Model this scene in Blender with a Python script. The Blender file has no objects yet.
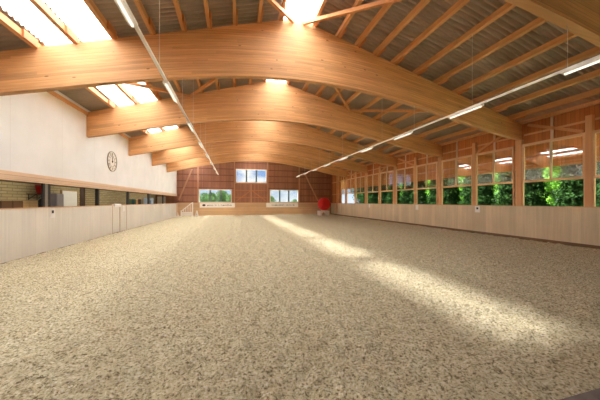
import bpy, math, random
import numpy as np
from mathutils import Vector, Matrix

random.seed(7)
scene = bpy.context.scene
COL = scene.collection
PI = math.pi

# ------------------------------------------------------------------ helpers
class MB:
    def __init__(s):
        s.v = []; s.f = []; s.uv = None
    def poly(s, pts):
        b = len(s.v); s.v += [tuple(p) for p in pts]; s.f.append(tuple(range(b, b + len(pts))))
    def hexa(s, p):                                   # 4 bottom pts (ccw), 4 top pts
        b = len(s.v); s.v += [tuple(q) for q in p]
        for q in ((3, 2, 1, 0), (4, 5, 6, 7), (0, 1, 5, 4), (1, 2, 6, 5), (2, 3, 7, 6), (3, 0, 4, 7)):
            s.f.append(tuple(b + i for i in q))
        return s
    def box(s, x0, x1, y0, y1, z0, z1):
        return s.hexa([(x0, y0, z0), (x1, y0, z0), (x1, y1, z0), (x0, y1, z0),
                       (x0, y0, z1), (x1, y0, z1), (x1, y1, z1), (x0, y1, z1)])
    def bar(s, a, b, w, h, up=(0, 0, 1)):             # rectangular bar, w across, h along up
        a = Vector(a); b = Vector(b); d = (b - a).normalized()
        up = Vector(up)
        if abs(d.dot(up)) > .98: up = Vector((0, 1, 0))
        r = d.cross(up).normalized() * (w / 2); u = r.cross(d).normalized() * (h / 2)
        return s.hexa([a - r - u, a + r - u, b + r - u, b - r - u, a - r + u, a + r + u, b + r + u, b - r + u])
    def cyl(s, a, b, r0, r1=None, n=12, caps=True):
        if r1 is None: r1 = r0
        a = Vector(a); b = Vector(b); d = (b - a).normalized()
        t = Vector((1, 0, 0)) if abs(d.x) < .9 else Vector((0, 1, 0))
        u = d.cross(t).normalized(); w = d.cross(u)
        k = len(s.v)
        for c, r in ((a, r0), (b, r1)):
            for i in range(n):
                g = 2 * PI * i / n
                s.v.append(tuple(c + u * (r * math.cos(g)) + w * (r * math.sin(g))))
        for i in range(n):
            j = (i + 1) % n
            s.f.append((k + i, k + j, k + n + j, k + n + i))
        if caps:
            s.f.append(tuple(k + i for i in reversed(range(n)))); s.f.append(tuple(k + n + i for i in range(n)))
        return s
    def lathe(s, prof, c=(0, 0, 0), n=24):            # prof: (r, z)
        k = len(s.v)
        for r, z in prof:
            for i in range(n):
                g = 2 * PI * i / n
                s.v.append((c[0] + r * math.cos(g), c[1] + r * math.sin(g), c[2] + z))
        for m in range(len(prof) - 1):
            for i in range(n):
                j = (i + 1) % n
                s.f.append((k + m * n + i, k + m * n + j, k + (m + 1) * n + j, k + (m + 1) * n + i))
        s.f.append(tuple(k + i for i in reversed(range(n))))
        s.f.append(tuple(k + (len(prof) - 1) * n + i for i in range(n)))
        return s
    def ring(s, c, r0, r1, th, n=40):                 # flat ring in the local XZ plane, thickness th in y
        k = len(s.v)
        for y in (0, th):
            for r in (r0, r1):
                for i in range(n):
                    g = 2 * PI * i / n
                    s.v.append((c[0] + r * math.cos(g), c[1] + y, c[2] + r * math.sin(g)))
        A, B, C, D = k, k + n, k + 2 * n, k + 3 * n
        for i in range(n):
            j = (i + 1) % n
            s.f += [(A + i, B + i, B + j, A + j), (C + i, C + j, D + j, D + i), (B + i, D + i, D + j, B + j), (A + i, A + j, C + j, C + i)]
        return s
    def build(s, name, mat, parent=None, loc=(0, 0, 0), smooth=False, bevel=0):
        me = bpy.data.meshes.new(name)
        me.from_pydata(s.v, [], s.f); me.update()
        if s.uv is not None:
            l = me.uv_layers.new(name='UVMap')
            me.uv_layers[0].data.foreach_set('uv', np.array([s.uv[i] for f in s.f for i in f], np.float32).ravel())
        me.materials.append(mat)
        if smooth: me.polygons.foreach_set('use_smooth', [True] * len(me.polygons))
        o = bpy.data.objects.new(name, me); COL.objects.link(o)
        o.location = loc
        if parent: o.parent = parent
        if bevel:
            m = o.modifiers.new('bevel', 'BEVEL'); m.width = bevel; m.segments = 2
        return o

def tag(o, label, cat, group=None):
    o['label'] = label; o['category'] = cat
    if group: o['group'] = group
    return o
def struct(o):
    o['kind'] = 'structure'; return o
def empty(name, loc, label=None, cat=None, group=None, rz=0):
    o = bpy.data.objects.new(name, None); COL.objects.link(o); o.location = loc; o.rotation_euler[2] = rz
    if label: tag(o, label, cat, group)
    return o
def dup(o, loc, label, group=None):
    c = o.copy(); COL.objects.link(c); c.location = loc; c['label'] = label
    if group: c['group'] = group
    for ch in list(o.children):
        d = ch.copy(); COL.objects.link(d); d.parent = c
        for g in list(ch.children):
            e = g.copy(); COL.objects.link(e); e.parent = d
    return c

def lin(c):
    return tuple((x / 255 / 12.92 if x / 255 <= .04045 else ((x / 255 + .055) / 1.055) ** 2.4) for x in c) + (1,)

class NT:
    def __init__(s, name):
        s.m = bpy.data.materials.new(name); s.m.use_nodes = True; s.t = s.m.node_tree; s.t.nodes.clear()
        s.out = s.n('ShaderNodeOutputMaterial')
    def n(s, typ, **kw):
        x = s.t.nodes.new(typ)
        for k, v in kw.items():
            if k.startswith('i_'): x.inputs[k[2:].replace('_', ' ')].default_value = v
            else: setattr(x, k, v)
        return x
    def l(s, a, b): s.t.links.new(a, b)
    def math(s, op, a, b=None, c=None):
        x = s.n('ShaderNodeMath', operation=op)
        for i, q in enumerate((a, b, c)):
            if q is None: continue
            if isinstance(q, (int, float)): x.inputs[i].default_value = q
            else: s.l(q, x.inputs[i])
        return x.outputs[0]
    def mix(s, f, a, b, mode='MIX'):
        x = s.n('ShaderNodeMix', data_type='RGBA', blend_type=mode)
        for i, q in ((0, f), (6, a), (7, b)):
            if isinstance(q, (int, float, tuple)): x.inputs[i].default_value = q
            else: s.l(q, x.inputs[i])
        return x.outputs[2]
    def ramp(s, f, stops):
        x = s.n('ShaderNodeValToRGB'); e = x.color_ramp.elements
        while len(e) < len(stops): e.new(.5)
        for q, (p, c) in zip(e, stops):
            q.position = p; q.color = c if isinstance(c, tuple) else (c, c, c, 1)
        s.l(f, x.inputs[0]); return x.outputs[0]
    def noise(s, vec, scale, detail=4, rough=.55):
        x = s.n('ShaderNodeTexNoise'); x.inputs['Scale'].default_value = scale
        x.inputs['Detail'].default_value = detail; x.inputs['Roughness'].default_value = rough
        s.l(vec, x.inputs['Vector']); return x.outputs['Fac']
    def mapv(s, vec, sc, loc=(0, 0, 0)):
        x = s.n('ShaderNodeMapping'); x.inputs['Scale'].default_value = sc; x.inputs['Location'].default_value = loc
        s.l(vec, x.inputs['Vector']); return x.outputs[0]
    def obj(s): return s.n('ShaderNodeTexCoord').outputs['Object']
    def white(s, v, dim='1D'):
        x = s.n('ShaderNodeTexWhiteNoise', noise_dimensions=dim)
        s.l(v, x.inputs['W' if dim == '1D' else 'Vector']); return x.outputs['Value']
    def bsdf(s, col, rough=.6, bump=None, bd=.01, bs=.5, metal=0, spec=.3):
        b = s.n('ShaderNodeBsdfPrincipled')
        if isinstance(col, tuple): b.inputs['Base Color'].default_value = col
        else: s.l(col, b.inputs['Base Color'])
        b.inputs['Roughness'].default_value = rough; b.inputs['Metallic'].default_value = metal
        b.inputs['Specular IOR Level'].default_value = spec
        if bump is not None:
            k = s.n('ShaderNodeBump'); k.inputs['Distance'].default_value = bd; k.inputs['Strength'].default_value = bs
            s.l(bump, k.inputs['Height']); s.l(k.outputs[0], b.inputs['Normal'])
        s.l(b.outputs[0], s.out.inputs[0]); return b

def plain(name, rgb, rough=.6, metal=0, var=.06, scale=6, spec=.3):
    t = NT(name); c = lin(rgb); v = t.noise(t.obj(), scale, 3)
    f = t.math('ADD', t.math('MULTIPLY', t.math('SUBTRACT', v, .5), 2 * var * 2), 1)
    x = t.n('ShaderNodeMix', data_type='RGBA', blend_type='MULTIPLY'); x.inputs[0].default_value = 1
    x.inputs[6].default_value = c; t.l(f, x.inputs[7])
    t.bsdf(x.outputs[2], rough, metal=metal, spec=spec); return t.m

def wood(name, rgb, axis='X', plank=None, grain=.22, tint=.12, groove=.35, rough=.6, gw=.03, patch=.18, spec=.25):
    """procedural timber: grain along axis; plank=(axis, width) adds boards with dark joints"""
    t = NT(name); co = t.obj()
    sc = {'X': (.5, 14, 14), 'Y': (14, .5, 14), 'Z': (14, 14, .5)}[axis]
    g = t.noise(t.mapv(co, sc), 1.0, 6, .65)
    big = t.noise(co, .55, 3)
    f = t.math('ADD', t.math('MULTIPLY', t.math('SUBTRACT', g, .5), grain * 3), 1)
    f = t.math('MULTIPLY', f, t.math('ADD', t.math('MULTIPLY', t.math('SUBTRACT', big, .5), patch * 2.5), 1))
    h = g
    if plank:
        sp = t.n('ShaderNodeSeparateXYZ'); t.l(co, sp.inputs[0])
        q = t.math('DIVIDE', sp.outputs['XYZ'.index(plank[0])], plank[1])
        w = t.white(t.math('FLOOR', q))
        f = t.math('MULTIPLY', f, t.math('ADD', t.math('MULTIPLY', t.math('SUBTRACT', w, .5), tint * 2), 1))
        fr = t.math('FRACT', q)
        e = t.math('MINIMUM', fr, t.math('SUBTRACT', 1, fr))
        gr = t.math('LESS_THAN', e, gw)
        f = t.math('MULTIPLY', f, t.math('SUBTRACT', 1, t.math('MULTIPLY', gr, groove)))
        h = t.math('SUBTRACT', g, gr)
    x = t.n('ShaderNodeMix', data_type='RGBA', blend_type='MULTIPLY'); x.inputs[0].default_value = 1
    x.inputs[6].default_value = lin(rgb); t.l(f, x.inputs[7])
    t.bsdf(x.outputs[2], rough, bump=h, bd=.006, bs=.4, spec=spec); return t.m

# ------------------------------------------------------------------ materials
def glulam():
    t = NT('glulam_wood'); uv = t.n('ShaderNodeTexCoord').outputs['UV']
    sp = t.n('ShaderNodeSeparateXYZ'); t.l(uv, sp.inputs[0])
    lam = t.math('FLOOR', t.math('DIVIDE', sp.outputs[1], .085))
    seg = t.math('FLOOR', t.math('ADD', t.math('DIVIDE', sp.outputs[0], 4.2), t.math('MULTIPLY', t.white(lam), 5)))
    cv = t.n('ShaderNodeCombineXYZ'); t.l(lam, cv.inputs[0]); t.l(seg, cv.inputs[1])
    w = t.white(cv.outputs[0], '3D')
    fr = t.math('FRACT', t.math('DIVIDE', sp.outputs[1], .085))
    gr = t.math('LESS_THAN', fr, .09)
    g = t.noise(t.mapv(uv, (.9, 26, 1)), 1.0, 6, .65)
    big = t.noise(t.mapv(uv, (.35, .9, 1)), 1.0, 3)
    kn = t.n('ShaderNodeTexVoronoi'); kn.inputs['Scale'].default_value = 3.2; t.l(t.mapv(uv, (.45, 1, 1)), kn.inputs['Vector'])
    knot = t.math('LESS_THAN', kn.outputs['Distance'], .075)
    f = t.math('ADD', t.math('MULTIPLY', t.math('SUBTRACT', g, .5), .95), 1)
    f = t.math('MULTIPLY', f, t.math('ADD', .87, t.math('MULTIPLY', w, .24)))
    f = t.math('MULTIPLY', f, t.math('ADD', .8, t.math('MULTIPLY', big, .4)))
    f = t.math('MULTIPLY', f, t.math('SUBTRACT', 1, t.math('MULTIPLY', gr, .22)))
    f = t.math('MULTIPLY', f, t.math('SUBTRACT', 1, t.math('MULTIPLY', knot, .5)))
    x = t.n('ShaderNodeMix', data_type='RGBA', blend_type='MULTIPLY'); x.inputs[0].default_value = 1
    x.inputs[6].default_value = lin((211, 159, 107)); t.l(f, x.inputs[7])
    t.bsdf(x.outputs[2], .55, bump=g, bd=.004, bs=.3, spec=.25); return t.m

def sand_mat():
    t = NT('riding_sand'); co = t.obj()
    a = t.noise(co, 1.1, 4); b = t.noise(co, 9, 6, .75); c = t.noise(t.mapv(co, (1, 1, 1), (9, 3, 1)), 34, 4, .65)
    col = t.ramp(b, [(.33, lin((136, 118, 90))), (.46, lin((203, 188, 148))), (.7, lin((229, 218, 182)))])
    col = t.mix(t.math('MULTIPLY', t.ramp(c, [(.38, 1.0), (.47, 0.0)]), .92), col, lin((92, 76, 52)))
    col = t.mix(t.math('MULTIPLY', t.ramp(c, [(.54, 0.0), (.63, 1.0)]), .75), col, lin((246, 238, 220)))
    col = t.mix(t.math('MULTIPLY', a, .35), col, lin((190, 176, 136)))
    h = t.math('ADD', t.math('MULTIPLY', b, 1.0), t.math('MULTIPLY', c, .35))
    t.bsdf(col, .95, bump=h, bd=.09, bs=.9, spec=.1); return t.m

def sheet_mat():
    t = NT('fibre_cement_sheet'); co = t.obj()
    a = t.noise(co, .8, 4); b = t.noise(t.mapv(co, (.6, 5, 1)), 1, 4)
    col = t.ramp(a, [(.3, lin((150, 133, 116))), (.7, lin((176, 158, 140)))])
    col = t.mix(t.math('MULTIPLY', b, .3), col, lin((140, 124, 108)))
    t.bsdf(col, .8); return t.m

def skylight_mat(name, clear, tint):
    t = NT(name)
    tr = t.n('ShaderNodeBsdfTranslucent'); tr.inputs[0].default_value = (tint, tint, tint, 1)
    tp = t.n('ShaderNodeBsdfTransparent'); tp.inputs[0].default_value = (1, 1, 1, 1)
    m = t.n('ShaderNodeMixShader'); m.inputs[0].default_value = clear
    t.l(tr.outputs[0], m.inputs[1]); t.l(tp.outputs[0], m.inputs[2]); t.l(m.outputs[0], t.out.inputs[0])
    return t.m

def glass_mat(name, refl, ior=1.6):
    t = NT(name)
    fr = t.n('ShaderNodeFresnel'); bf = t.n('ShaderNodeNewGeometry').outputs['Backfacing']
    t.l(t.math('ADD', ior, t.math('MULTIPLY', bf, 1 / ior - ior)), fr.inputs[0])     # same reflectance on both faces of the pane
    tp = t.n('ShaderNodeBsdfTransparent'); tp.inputs[0].default_value = (.93, .96, .95, 1)
    gl = t.n('ShaderNodeBsdfGlossy'); gl.inputs['Roughness'].default_value = .015
    m = t.n('ShaderNodeMixShader')
    t.l(t.math('MINIMUM', t.math('ADD', t.math('MULTIPLY', fr.outputs[0], 1.25), refl), 1), m.inputs[0])
    t.l(tp.outputs[0], m.inputs[1]); t.l(gl.outputs[0], m.inputs[2]); t.l(m.outputs[0], t.out.inputs[0])
    return t.m

def block_mat():
    t = NT('concrete_block'); co = t.obj()
    sp = t.n('ShaderNodeSeparateXYZ'); t.l(co, sp.inputs[0])
    cv = t.n('ShaderNodeCombineXYZ'); t.l(sp.outputs[1], cv.inputs[0]); t.l(sp.outputs[2], cv.inputs[1])
    b = t.n('ShaderNodeTexBrick'); t.l(cv.outputs[0], b.inputs['Vector'])
    b.inputs['Scale'].default_value = 1; b.inputs['Brick Width'].default_value = .5; b.inputs['Row Height'].default_value = .125
    b.inputs['Mortar Size'].default_value = .012
    b.inputs['Color1'].default_value = lin((188, 174, 138)); b.inputs['Color2'].default_value = lin((170, 158, 126))
    b.inputs['Mortar'].default_value = lin((122, 112, 92))
    t.bsdf(b.outputs['Color'], .85); return t.m

def emit(name, rgb, s):
    t = NT(name); e = t.n('ShaderNodeEmission'); e.inputs[0].default_value = lin(rgb); e.inputs[1].default_value = s
    t.l(e.outputs[0], t.out.inputs[0]); return t.m

def leaf_mat(name, c1, c2, trans=.3):
    t = NT(name); co = t.obj()
    v = t.noise(co, 1.6, 4, .7)
    col = t.ramp(v, [(.35, lin(c1)), (.65, lin(c2))])
    d = t.n('ShaderNodeBsdfDiffuse'); t.l(col, d.inputs[0])
    r = t.n('ShaderNodeBsdfTranslucent'); t.l(col, r.inputs[0])
    m = t.n('ShaderNodeMixShader'); m.inputs[0].default_value = trans
    t.l(d.outputs[0], m.inputs[1]); t.l(r.outputs[0], m.inputs[2]); t.l(m.outputs[0], t.out.inputs[0]); return t.m

def grass_mat():
    t = NT('meadow'); co = t.obj()
    col = t.ramp(t.noise(co, .4, 5), [(.3, lin((120, 128, 86))), (.7, lin((152, 160, 116)))])
    t.bsdf(col, .95); return t.m

def plaster():
    t = NT('white_plaster'); co = t.obj()
    sp = t.n('ShaderNodeSeparateXYZ'); t.l(co, sp.inputs[0])
    fr = t.math('FRACT', t.math('DIVIDE', sp.outputs[1], 2.4375))
    j = t.math('LESS_THAN', fr, .006)
    a = t.noise(co, .7, 4)
    col = t.ramp(a, [(.3, lin((220, 220, 216))), (.7, lin((232, 232, 229)))])
    col = t.mix(t.math('MULTIPLY', j, .35), col, lin((186, 176, 160)))
    t.bsdf(col, .85, spec=.15); return t.m

M = dict(
    glulam=glulam(), sand=sand_mat(), sheet=sheet_mat(), sky=skylight_mat('translucent_ridge_sheet', .07, .85), skyl=skylight_mat('translucent_side_sheet', .012, .52),
    glass=glass_mat('window_glass', .02, 1.45), rglass=glass_mat('side_window_glass', .07, 1.6),
    block=block_mat(), plaster=plaster(), grass=grass_mat(),
    purlin=wood('purlin_wood', (206, 154, 102), 'Y', grain=.16, patch=.15),
    purlin_end=wood('purlin_wood_short', (190, 124, 74), 'Y', grain=.16),
    brace=wood('brace_wood', (208, 150, 98), 'X', grain=.14),
    frame=wood('window_frame_wood', (222, 182, 138), 'Y', grain=.12),
    post=wood('post_wood', (214, 162, 112), 'Z', grain=.16),
    gpost=wood('gable_post_wood', (184, 136, 102), 'Z', grain=.16),
    pale=wood('pale_stud_wood', (214, 184, 150), 'Z', grain=.12),
    orange=wood('orange_boarding', (186, 114, 62), 'Z', plank=('Y', .145), grain=.2, tint=.14, groove=.5),
    apron=wood('apron_boarding', (222, 146, 84), 'Z', plank=('Y', .145), grain=.2, tint=.14, groove=.55),
    brown=wood('brown_gable_boarding', (158, 110, 86), 'Z', plank=('X', .15), grain=.22, tint=.14, groove=.45),
    kick_l=wood('pale_ply_boarding', (224, 219, 206), 'Z', plank=('Y', .6), grain=.1, tint=.025, groove=.08, gw=.008, patch=.08),
    kick_r=wood('tan_ply_boarding', (214, 195, 163), 'Z', plank=('Y', .30), grain=.15, tint=.08, groove=.1, gw=.01, patch=.14),
    kick_e=wood('end_ply_boarding', (204, 168, 128), 'X', plank=('Z', .28), grain=.16, tint=.06, groove=.3, gw=.03),
    cap=wood('cap_rail_wood', (206, 168, 130), 'Y', grain=.12),
    base=wood('dark_base_board', (120, 92, 64), 'Y', grain=.2),
    beamtrim=wood('edge_beam_wood', (222, 192, 160), 'Y', plank=('Z', .125), grain=.12, groove=.4, gw=.05),
    dark=plain('dark_stained_wood', (62, 44, 34), .6), darkpost=plain('dark_steel', (44, 42, 40), .5),
    doorw=plain('door_white', (240, 244, 248), .5, var=.02), grey=plain('grey_steel', (132, 130, 120), .5), white=plain('white_paint', (236, 233, 226), .5, var=.03),
    offwhite=plain('offwhite_frame', (226, 222, 210), .5, var=.03),
    slab=plain('gallery_slab', (120, 104, 84), .9), concrete=plain('threshold_concrete', (112, 102, 92), .85, var=.2, scale=9),
    numeral=plain('clock_grey', (128, 120, 110), .7), rim=plain('clock_rim_grey', (160, 153, 143), .6),
    ink=plain('dark_ink', (60, 54, 50), .7), red=plain('red_ball_fabric', (206, 40, 36), .55, var=.08, scale=3),
    redp=plain('red_plastic', (190, 40, 34), .4), black=plain('black_plastic', (28, 28, 28), .5),
    locker=plain('grey_lacquer', (158, 154, 166), .45), tan=wood('tan_wood', (176, 146, 104), 'Y'),
    chest=wood('chestnut_wood', (92, 64, 42), 'Y'), cloth=plain('white_cloth', (232, 230, 224), .9),
    green=plain('green_fabric', (86, 118, 84), .9), teal=plain('teal_fabric', (52, 92, 100), .9),
    sandc=plain('beige_fabric', (184, 160, 122), .9), navy=plain('navy_fabric', (48, 58, 84), .9), brownf=plain('brown_fabric', (96, 74, 56), .9),
    blue=plain('pale_blue_board', (176, 208, 236), .6, var=.08, scale=4), bluem=plain('blue_mark', (92, 132, 196), .6),
    tube=emit('lamp_tube', (255, 244, 224), .42), gfill=emit('gallery_fill_tube', (255, 244, 216), 26.0),  # the strong gallery tube serves only the added, unseen fill lamps
    zinc=plain('zinc_wire', (206, 200, 190), .4),
    bark=plain('bark', (86, 68, 50), .9),
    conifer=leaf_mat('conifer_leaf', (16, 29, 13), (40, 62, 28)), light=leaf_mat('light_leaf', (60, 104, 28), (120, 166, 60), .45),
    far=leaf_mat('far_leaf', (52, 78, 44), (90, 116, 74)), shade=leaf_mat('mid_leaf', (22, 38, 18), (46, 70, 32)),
)

# ------------------------------------------------------------------ dimensions (metres; x across, y along the hall)
Y0, YE = -0.72, 33.34                  # near and far gable
A = [3.93] + [4.155 + 4.875 * k for k in range(1, 6)]   # front faces of the six beams
XR = 20.0
RX, RZ = 8.95, 8.62                    # ridge
def ztop(x): return RZ - .295 * (RX - x) if x < RX else RZ - .2715 * (x - RX)
def zbot(x):
    t = (x - 10) / 10
    return .692 * t**4 + .2793 * t**3 - 2.1984 * t**2 - .2717 * t + 6.3363
PH = .19                               # purlin height: sheet lies PH above the beam tops
def zroof(x): return ztop(x) + PH + .055

# ------------------------------------------------------------------ ground and sand floor
g = MB(); g.poly([(-120, -60, -.35), (160, -60, -.35), (160, 260, -.35), (-120, 260, -.35)])
struct(g.build('ground', M['grass']))
ys = [Y0]
while ys[-1] < 33.3:
    d = max(ys[-1], 2.0); ys.append(ys[-1] + max(.022, .0125 * d ** 1.15 * .8))
ys[-1] = 33.3
xs = np.arange(.07, 20.03, .045)
rng = np.random.RandomState(3)
def vnoise(X, Y, s, seed):
    r = np.random.RandomState(seed); G = r.rand(512, 512)
    x = X * s; y = Y * s; xi = np.floor(x).astype(int); yi = np.floor(y).astype(int); fx = x - xi; fy = y - yi
    fx = fx * fx * (3 - 2 * fx); fy = fy * fy * (3 - 2 * fy)
    q = lambda a, b: G[a % 512, b % 512]
    return (q(xi, yi) * (1 - fx) + q(xi + 1, yi) * fx) * (1 - fy) + (q(xi, yi + 1) * (1 - fx) + q(xi + 1, yi + 1) * fx) * fy
XX, YY = np.meshgrid(xs, np.array(ys))
bank = .07 * np.exp(-(33.3 - YY) / .8)
H = bank + .035 * vnoise(XX, YY, 1.3, 1) + .036 * vnoise(XX, YY, 5.5, 2) ** 1.5 + .05 * vnoise(XX, YY, 11, 3) ** 2 + .03 * vnoise(XX, YY, 22, 4) - .062
nx, ny = len(xs), len(ys)
V = np.stack([XX, YY, H], -1).reshape(-1, 3)
i = np.arange(nx - 1)[None, :] + np.arange(ny - 1)[:, None] * nx
F = np.stack([i, i + 1, i + 1 + nx, i + nx], -1).reshape(-1, 4)
me = bpy.data.meshes.new('floor')
me.vertices.add(len(V)); me.vertices.foreach_set('co', V.astype(np.float32).ravel())
me.loops.add(F.size); me.loops.foreach_set('vertex_index', F.astype(np.int32).ravel())
me.polygons.add(len(F)); me.polygons.foreach_set('loop_start', np.arange(0, F.size, 4, dtype=np.int32))
me.polygons.foreach_set('use_smooth', [True] * len(F))
me.update(calc_edges=True); me.materials.append(M['sand'])
floor = bpy.data.objects.new('floor', me); COL.objects.link(floor); struct(floor)

# ------------------------------------------------------------------ roof sheets (corrugated), skylights
WL = .177
def corr(x_edges, y0, y1, amp=.045, per=10, dz=0):
    n = int(round((y1 - y0) / WL * per)); yv = np.linspace(y0, y1, n + 1)
    b = MB()
    for x in x_edges:
        zz = zroof(x) + dz
        for y in yv: b.v.append((x, y, zz + amp * (1 - 2 * abs(math.sin(PI * y / WL)) ** .85)))
    for k in range(len(x_edges) - 1):
        for j in range(n):
            p = k * (n + 1) + j; b.f.append((p, p + n + 1, p + n + 2, p + 1))
    return b
r = MB()
for seg, ya in (([-2.5, 1.16], Y0), ([1.95, 2.06], Y0), ([2.94, 8.3], Y0), ([9.5, 20.6], Y0), ([8.3, RX, 9.5], None)):
    q = corr(seg, Y0, YE + .3 if ya is not None else A[0] + .1); k = len(r.v); r.v += q.v; r.f += [tuple(k + a for a in f) for f in q.f]
struct(r.build('ceiling', M['sheet']))
ORD = ['first', 'second', 'third', 'fourth', 'fifth', 'sixth', 'seventh', 'eighth', 'ninth', 'tenth', 'eleventh', 'twelfth', 'thirteenth', 'fourteenth', 'fifteenth', 'sixteenth']
bays = [Y0] + [a + .1 for a in A] + [YE + .05]
BAYN = ['over the camera before the nearest beam', 'between the nearest and second beams', 'between the second and third beams',
        'between the third and fourth beams', 'between the fourth and fifth beams', 'between the fifth and sixth beams', 'between the sixth beam and far gable']
for nm, xe, dz in (('outer left', [1.13, 1.98], .012), ('inner left', [2.03, 2.97], .012), ('ridge', [8.27, RX, 9.53], .014)):
    for k in range(7):
        if k == 0 and nm == 'ridge': continue
        s = corr(xe, bays[k] + .005, bays[k + 1] - .005, dz=dz).build('skylight', M['sky' if nm == 'ridge' else 'skyl'], smooth=True)
        tag(s, 'bright %s skylight sheet %s' % (nm, BAYN[k]), 'skylight', 'translucent roof skylights')

# ------------------------------------------------------------------ glulam beams
def beam_mesh():
    b = MB(); N = 80; x0, x1 = 0.005, 20.2; uv = []
    X = sorted(set([x0 + (x1 - x0) * i / N for i in range(N + 1)] + [RX]))
    n = len(X)
    for y in (0, .2):
        for x in X: b.v.append((x, y, zbot(x))); uv.append((x + y * 7, 0.0))
        for x in X: b.v.append((x, y, ztop(x) - .005)); uv.append((x + y * 7, ztop(x) - zbot(x)))
    for i in range(n - 1):
        f = lambda s, t, j: s * 2 * n + t * n + j
        b.f += [(f(0, 0, i), f(0, 0, i + 1), f(0, 1, i + 1), f(0, 1, i)), (f(1, 0, i + 1), f(1, 0, i), f(1, 1, i), f(1, 1, i + 1)),
                (f(0, 1, i), f(0, 1, i + 1), f(1, 1, i + 1), f(1, 1, i)), (f(0, 0, i + 1), f(0, 0, i), f(1, 0, i), f(1, 0, i + 1))]
    for j in (0, n - 1):
        q = (0 * n + j, 0 * n + n + j, 2 * n + n + j, 2 * n + j); b.f.append(q if j == 0 else q[::-1])
    b.uv = uv
    return b
bo = beam_mesh().build('glulam_beam', M['glulam'], loc=(0, A[0], 0))
BL = ['nearest glulam roof beam, only its dark underside showing at top right corner',
      'large glulam roof beam spanning the whole picture, first one fully in view',
      'second full glulam roof beam, seen below the large front beam, in front of the clock wall',
      'third full glulam roof beam counted from the large front one',
      'fourth full glulam roof beam, last but one before the far gable',
      'farthest and smallest glulam roof beam, just before the brown far gable']
for k, y in enumerate(A):
    o = bo if k == 0 else bo.copy()
    if k: COL.objects.link(o)
    o.location = (0, y, 0); tag(o, BL[k], 'roof beam', 'curved glulam roof beams')

# ------------------------------------------------------------------ purlins, each bay's own timbers
PXL = [8.3 - .02, 7.5, 6.66, 5.83, 5.03, 4.1, 3.02, 2.01, 1.04]
PXR = [9.56, 10.55, 11.37, 12.2, 13.05, 14.12, 15.18, 16.25, 17.36, 18.46, 19.5]
SPAN = ['bay before the large front beam', 'bay behind the large front beam', 'bay behind the second full beam', 'bay behind the third full beam',
        'bay behind the fourth full beam', 'bay behind the farthest beam']
cache = {}
def purlin(x, k, side, n):
    sl = .295 if x < RX else -.2715
    y0, y1 = bays[k] - .0, bays[k + 1] + .0
    off = .0
    L = y1 - y0; key = (x < RX, round(L, 3))
    if key not in cache:
        b = MB(); w = .05; lo = .002; hi = PH - .008
        def sec(u): return u * sl
        pts = [(-w, 0, sec(-w) + lo), (w, 0, sec(w) + lo), (w, L - .006, sec(w) + lo), (-w, L - .006, sec(-w) + lo)]
        b.hexa(pts + [(p[0], p[1], p[2] - lo + hi) for p in pts])
        o = b.build('roof_purlin', M['purlin'])
        for ya, yb in ((.11, .62), (L - .62, L - .11)):            # splice block beside each end
            c = MB(); s = 1
            pts = [(w + .002, ya, sec(w) - .045), (w + .052, ya, sec(w + .05) - .045), (w + .052, yb, sec(w + .05) - .045), (w + .002, yb, sec(w) - .045)]
            c.hexa(pts + [(p[0], p[1], p[2] + .045 + hi) for p in pts])
            c.build('splice_block', M['purlin_end'], o)
        cache[key] = o
        new = o
    else:
        o = cache[key]; new = o.copy(); COL.objects.link(new)
        for ch in o.children:
            d = ch.copy(); COL.objects.link(d); d.parent = new
    new.location = (x, y0 + .003, ztop(x))
    tag(new, 'wooden roof purlin, %s %s of the ridge, in the %s' % (ORD[n], side, SPAN[k - 1]), 'purlin', 'roof purlins')
for k in range(1, 7):
    for n, x in enumerate(PXL): purlin(x, k, 'left', n)
    for n, x in enumerate(PXR): purlin(x, k, 'right', n)

# diagonal wind braces under the purlins
def brace(x0, k0, x1, k1, label):
    y0 = A[k0] + (.23 if k1 > k0 else -.03); y1 = A[k1] + (.23 if k0 > k1 else -.03)
    a = Vector((x0, y0, ztop(x0) - .12)); b = Vector((x1, y1, ztop(x1) - .12))
    c = (a + b) / 2
    m = MB(); m.bar(a - c, b - c, .1, .12); o = m.build('wind_brace', M['brace'], loc=c)
    tag(o, label, 'wind brace', 'diagonal wind braces')
brace(9.15, 1, 13.4, 0, 'diagonal roof brace from the front beam peak towards upper right')
brace(8.75, 1, 4.5, 0, 'diagonal roof brace from the front beam peak towards upper left')
brace(9.1, 1, 13.4, 2, 'diagonal roof brace right of the ridge behind the large front beam')
brace(13.4, 2, 17.9, 1, 'long diagonal roof brace at right between the front and second full beams')
brace(8.8, 1, 4.5, 2, 'diagonal roof brace left of the ridge behind the large front beam')
brace(4.5, 2, .5, 1, 'diagonal roof brace crossing the left skylight behind the front beam')

# ------------------------------------------------------------------ left wall with gallery
w = MB(); w.hexa([(-.15, Y0, 2.742), (0, Y0, 2.742), (0, YE, 2.742), (-.15, YE, 2.742), (-.15, Y0, ztop(-.15) + .16), (0, Y0, ztop(0) + .16), (0, YE, ztop(0) + .16), (-.15, YE, ztop(-.15) + .16)])
wall_left = struct(w.build('wall_left', M['plaster']))
t = MB(); t.box(-.15, .045, Y0, YE, 2.47, 2.74); struct(t.build('trim_1', M['beamtrim']))
t = MB()
for k in range(6):
    y0 = bays[k + 1] + .11 if k < 6 else 0
    t2 = MB(); t2.box(.003, .07, bays[k] + .12 if k else Y0, bays[k + 1] - .12, 5.84, 5.98); o = t2.build('wall_plate', M['post'], wall_left)
b = MB(); b.box(-2.45, -2.3, Y0, YE, -.3, zroof(-2.4) - .1); struct(b.build('wall_gallery', M['block']))
b = MB(); b.box(-2.3, 0.0, Y0, YE, -.3, 0.0); struct(b.build('floor_gallery', M['slab']))
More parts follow.
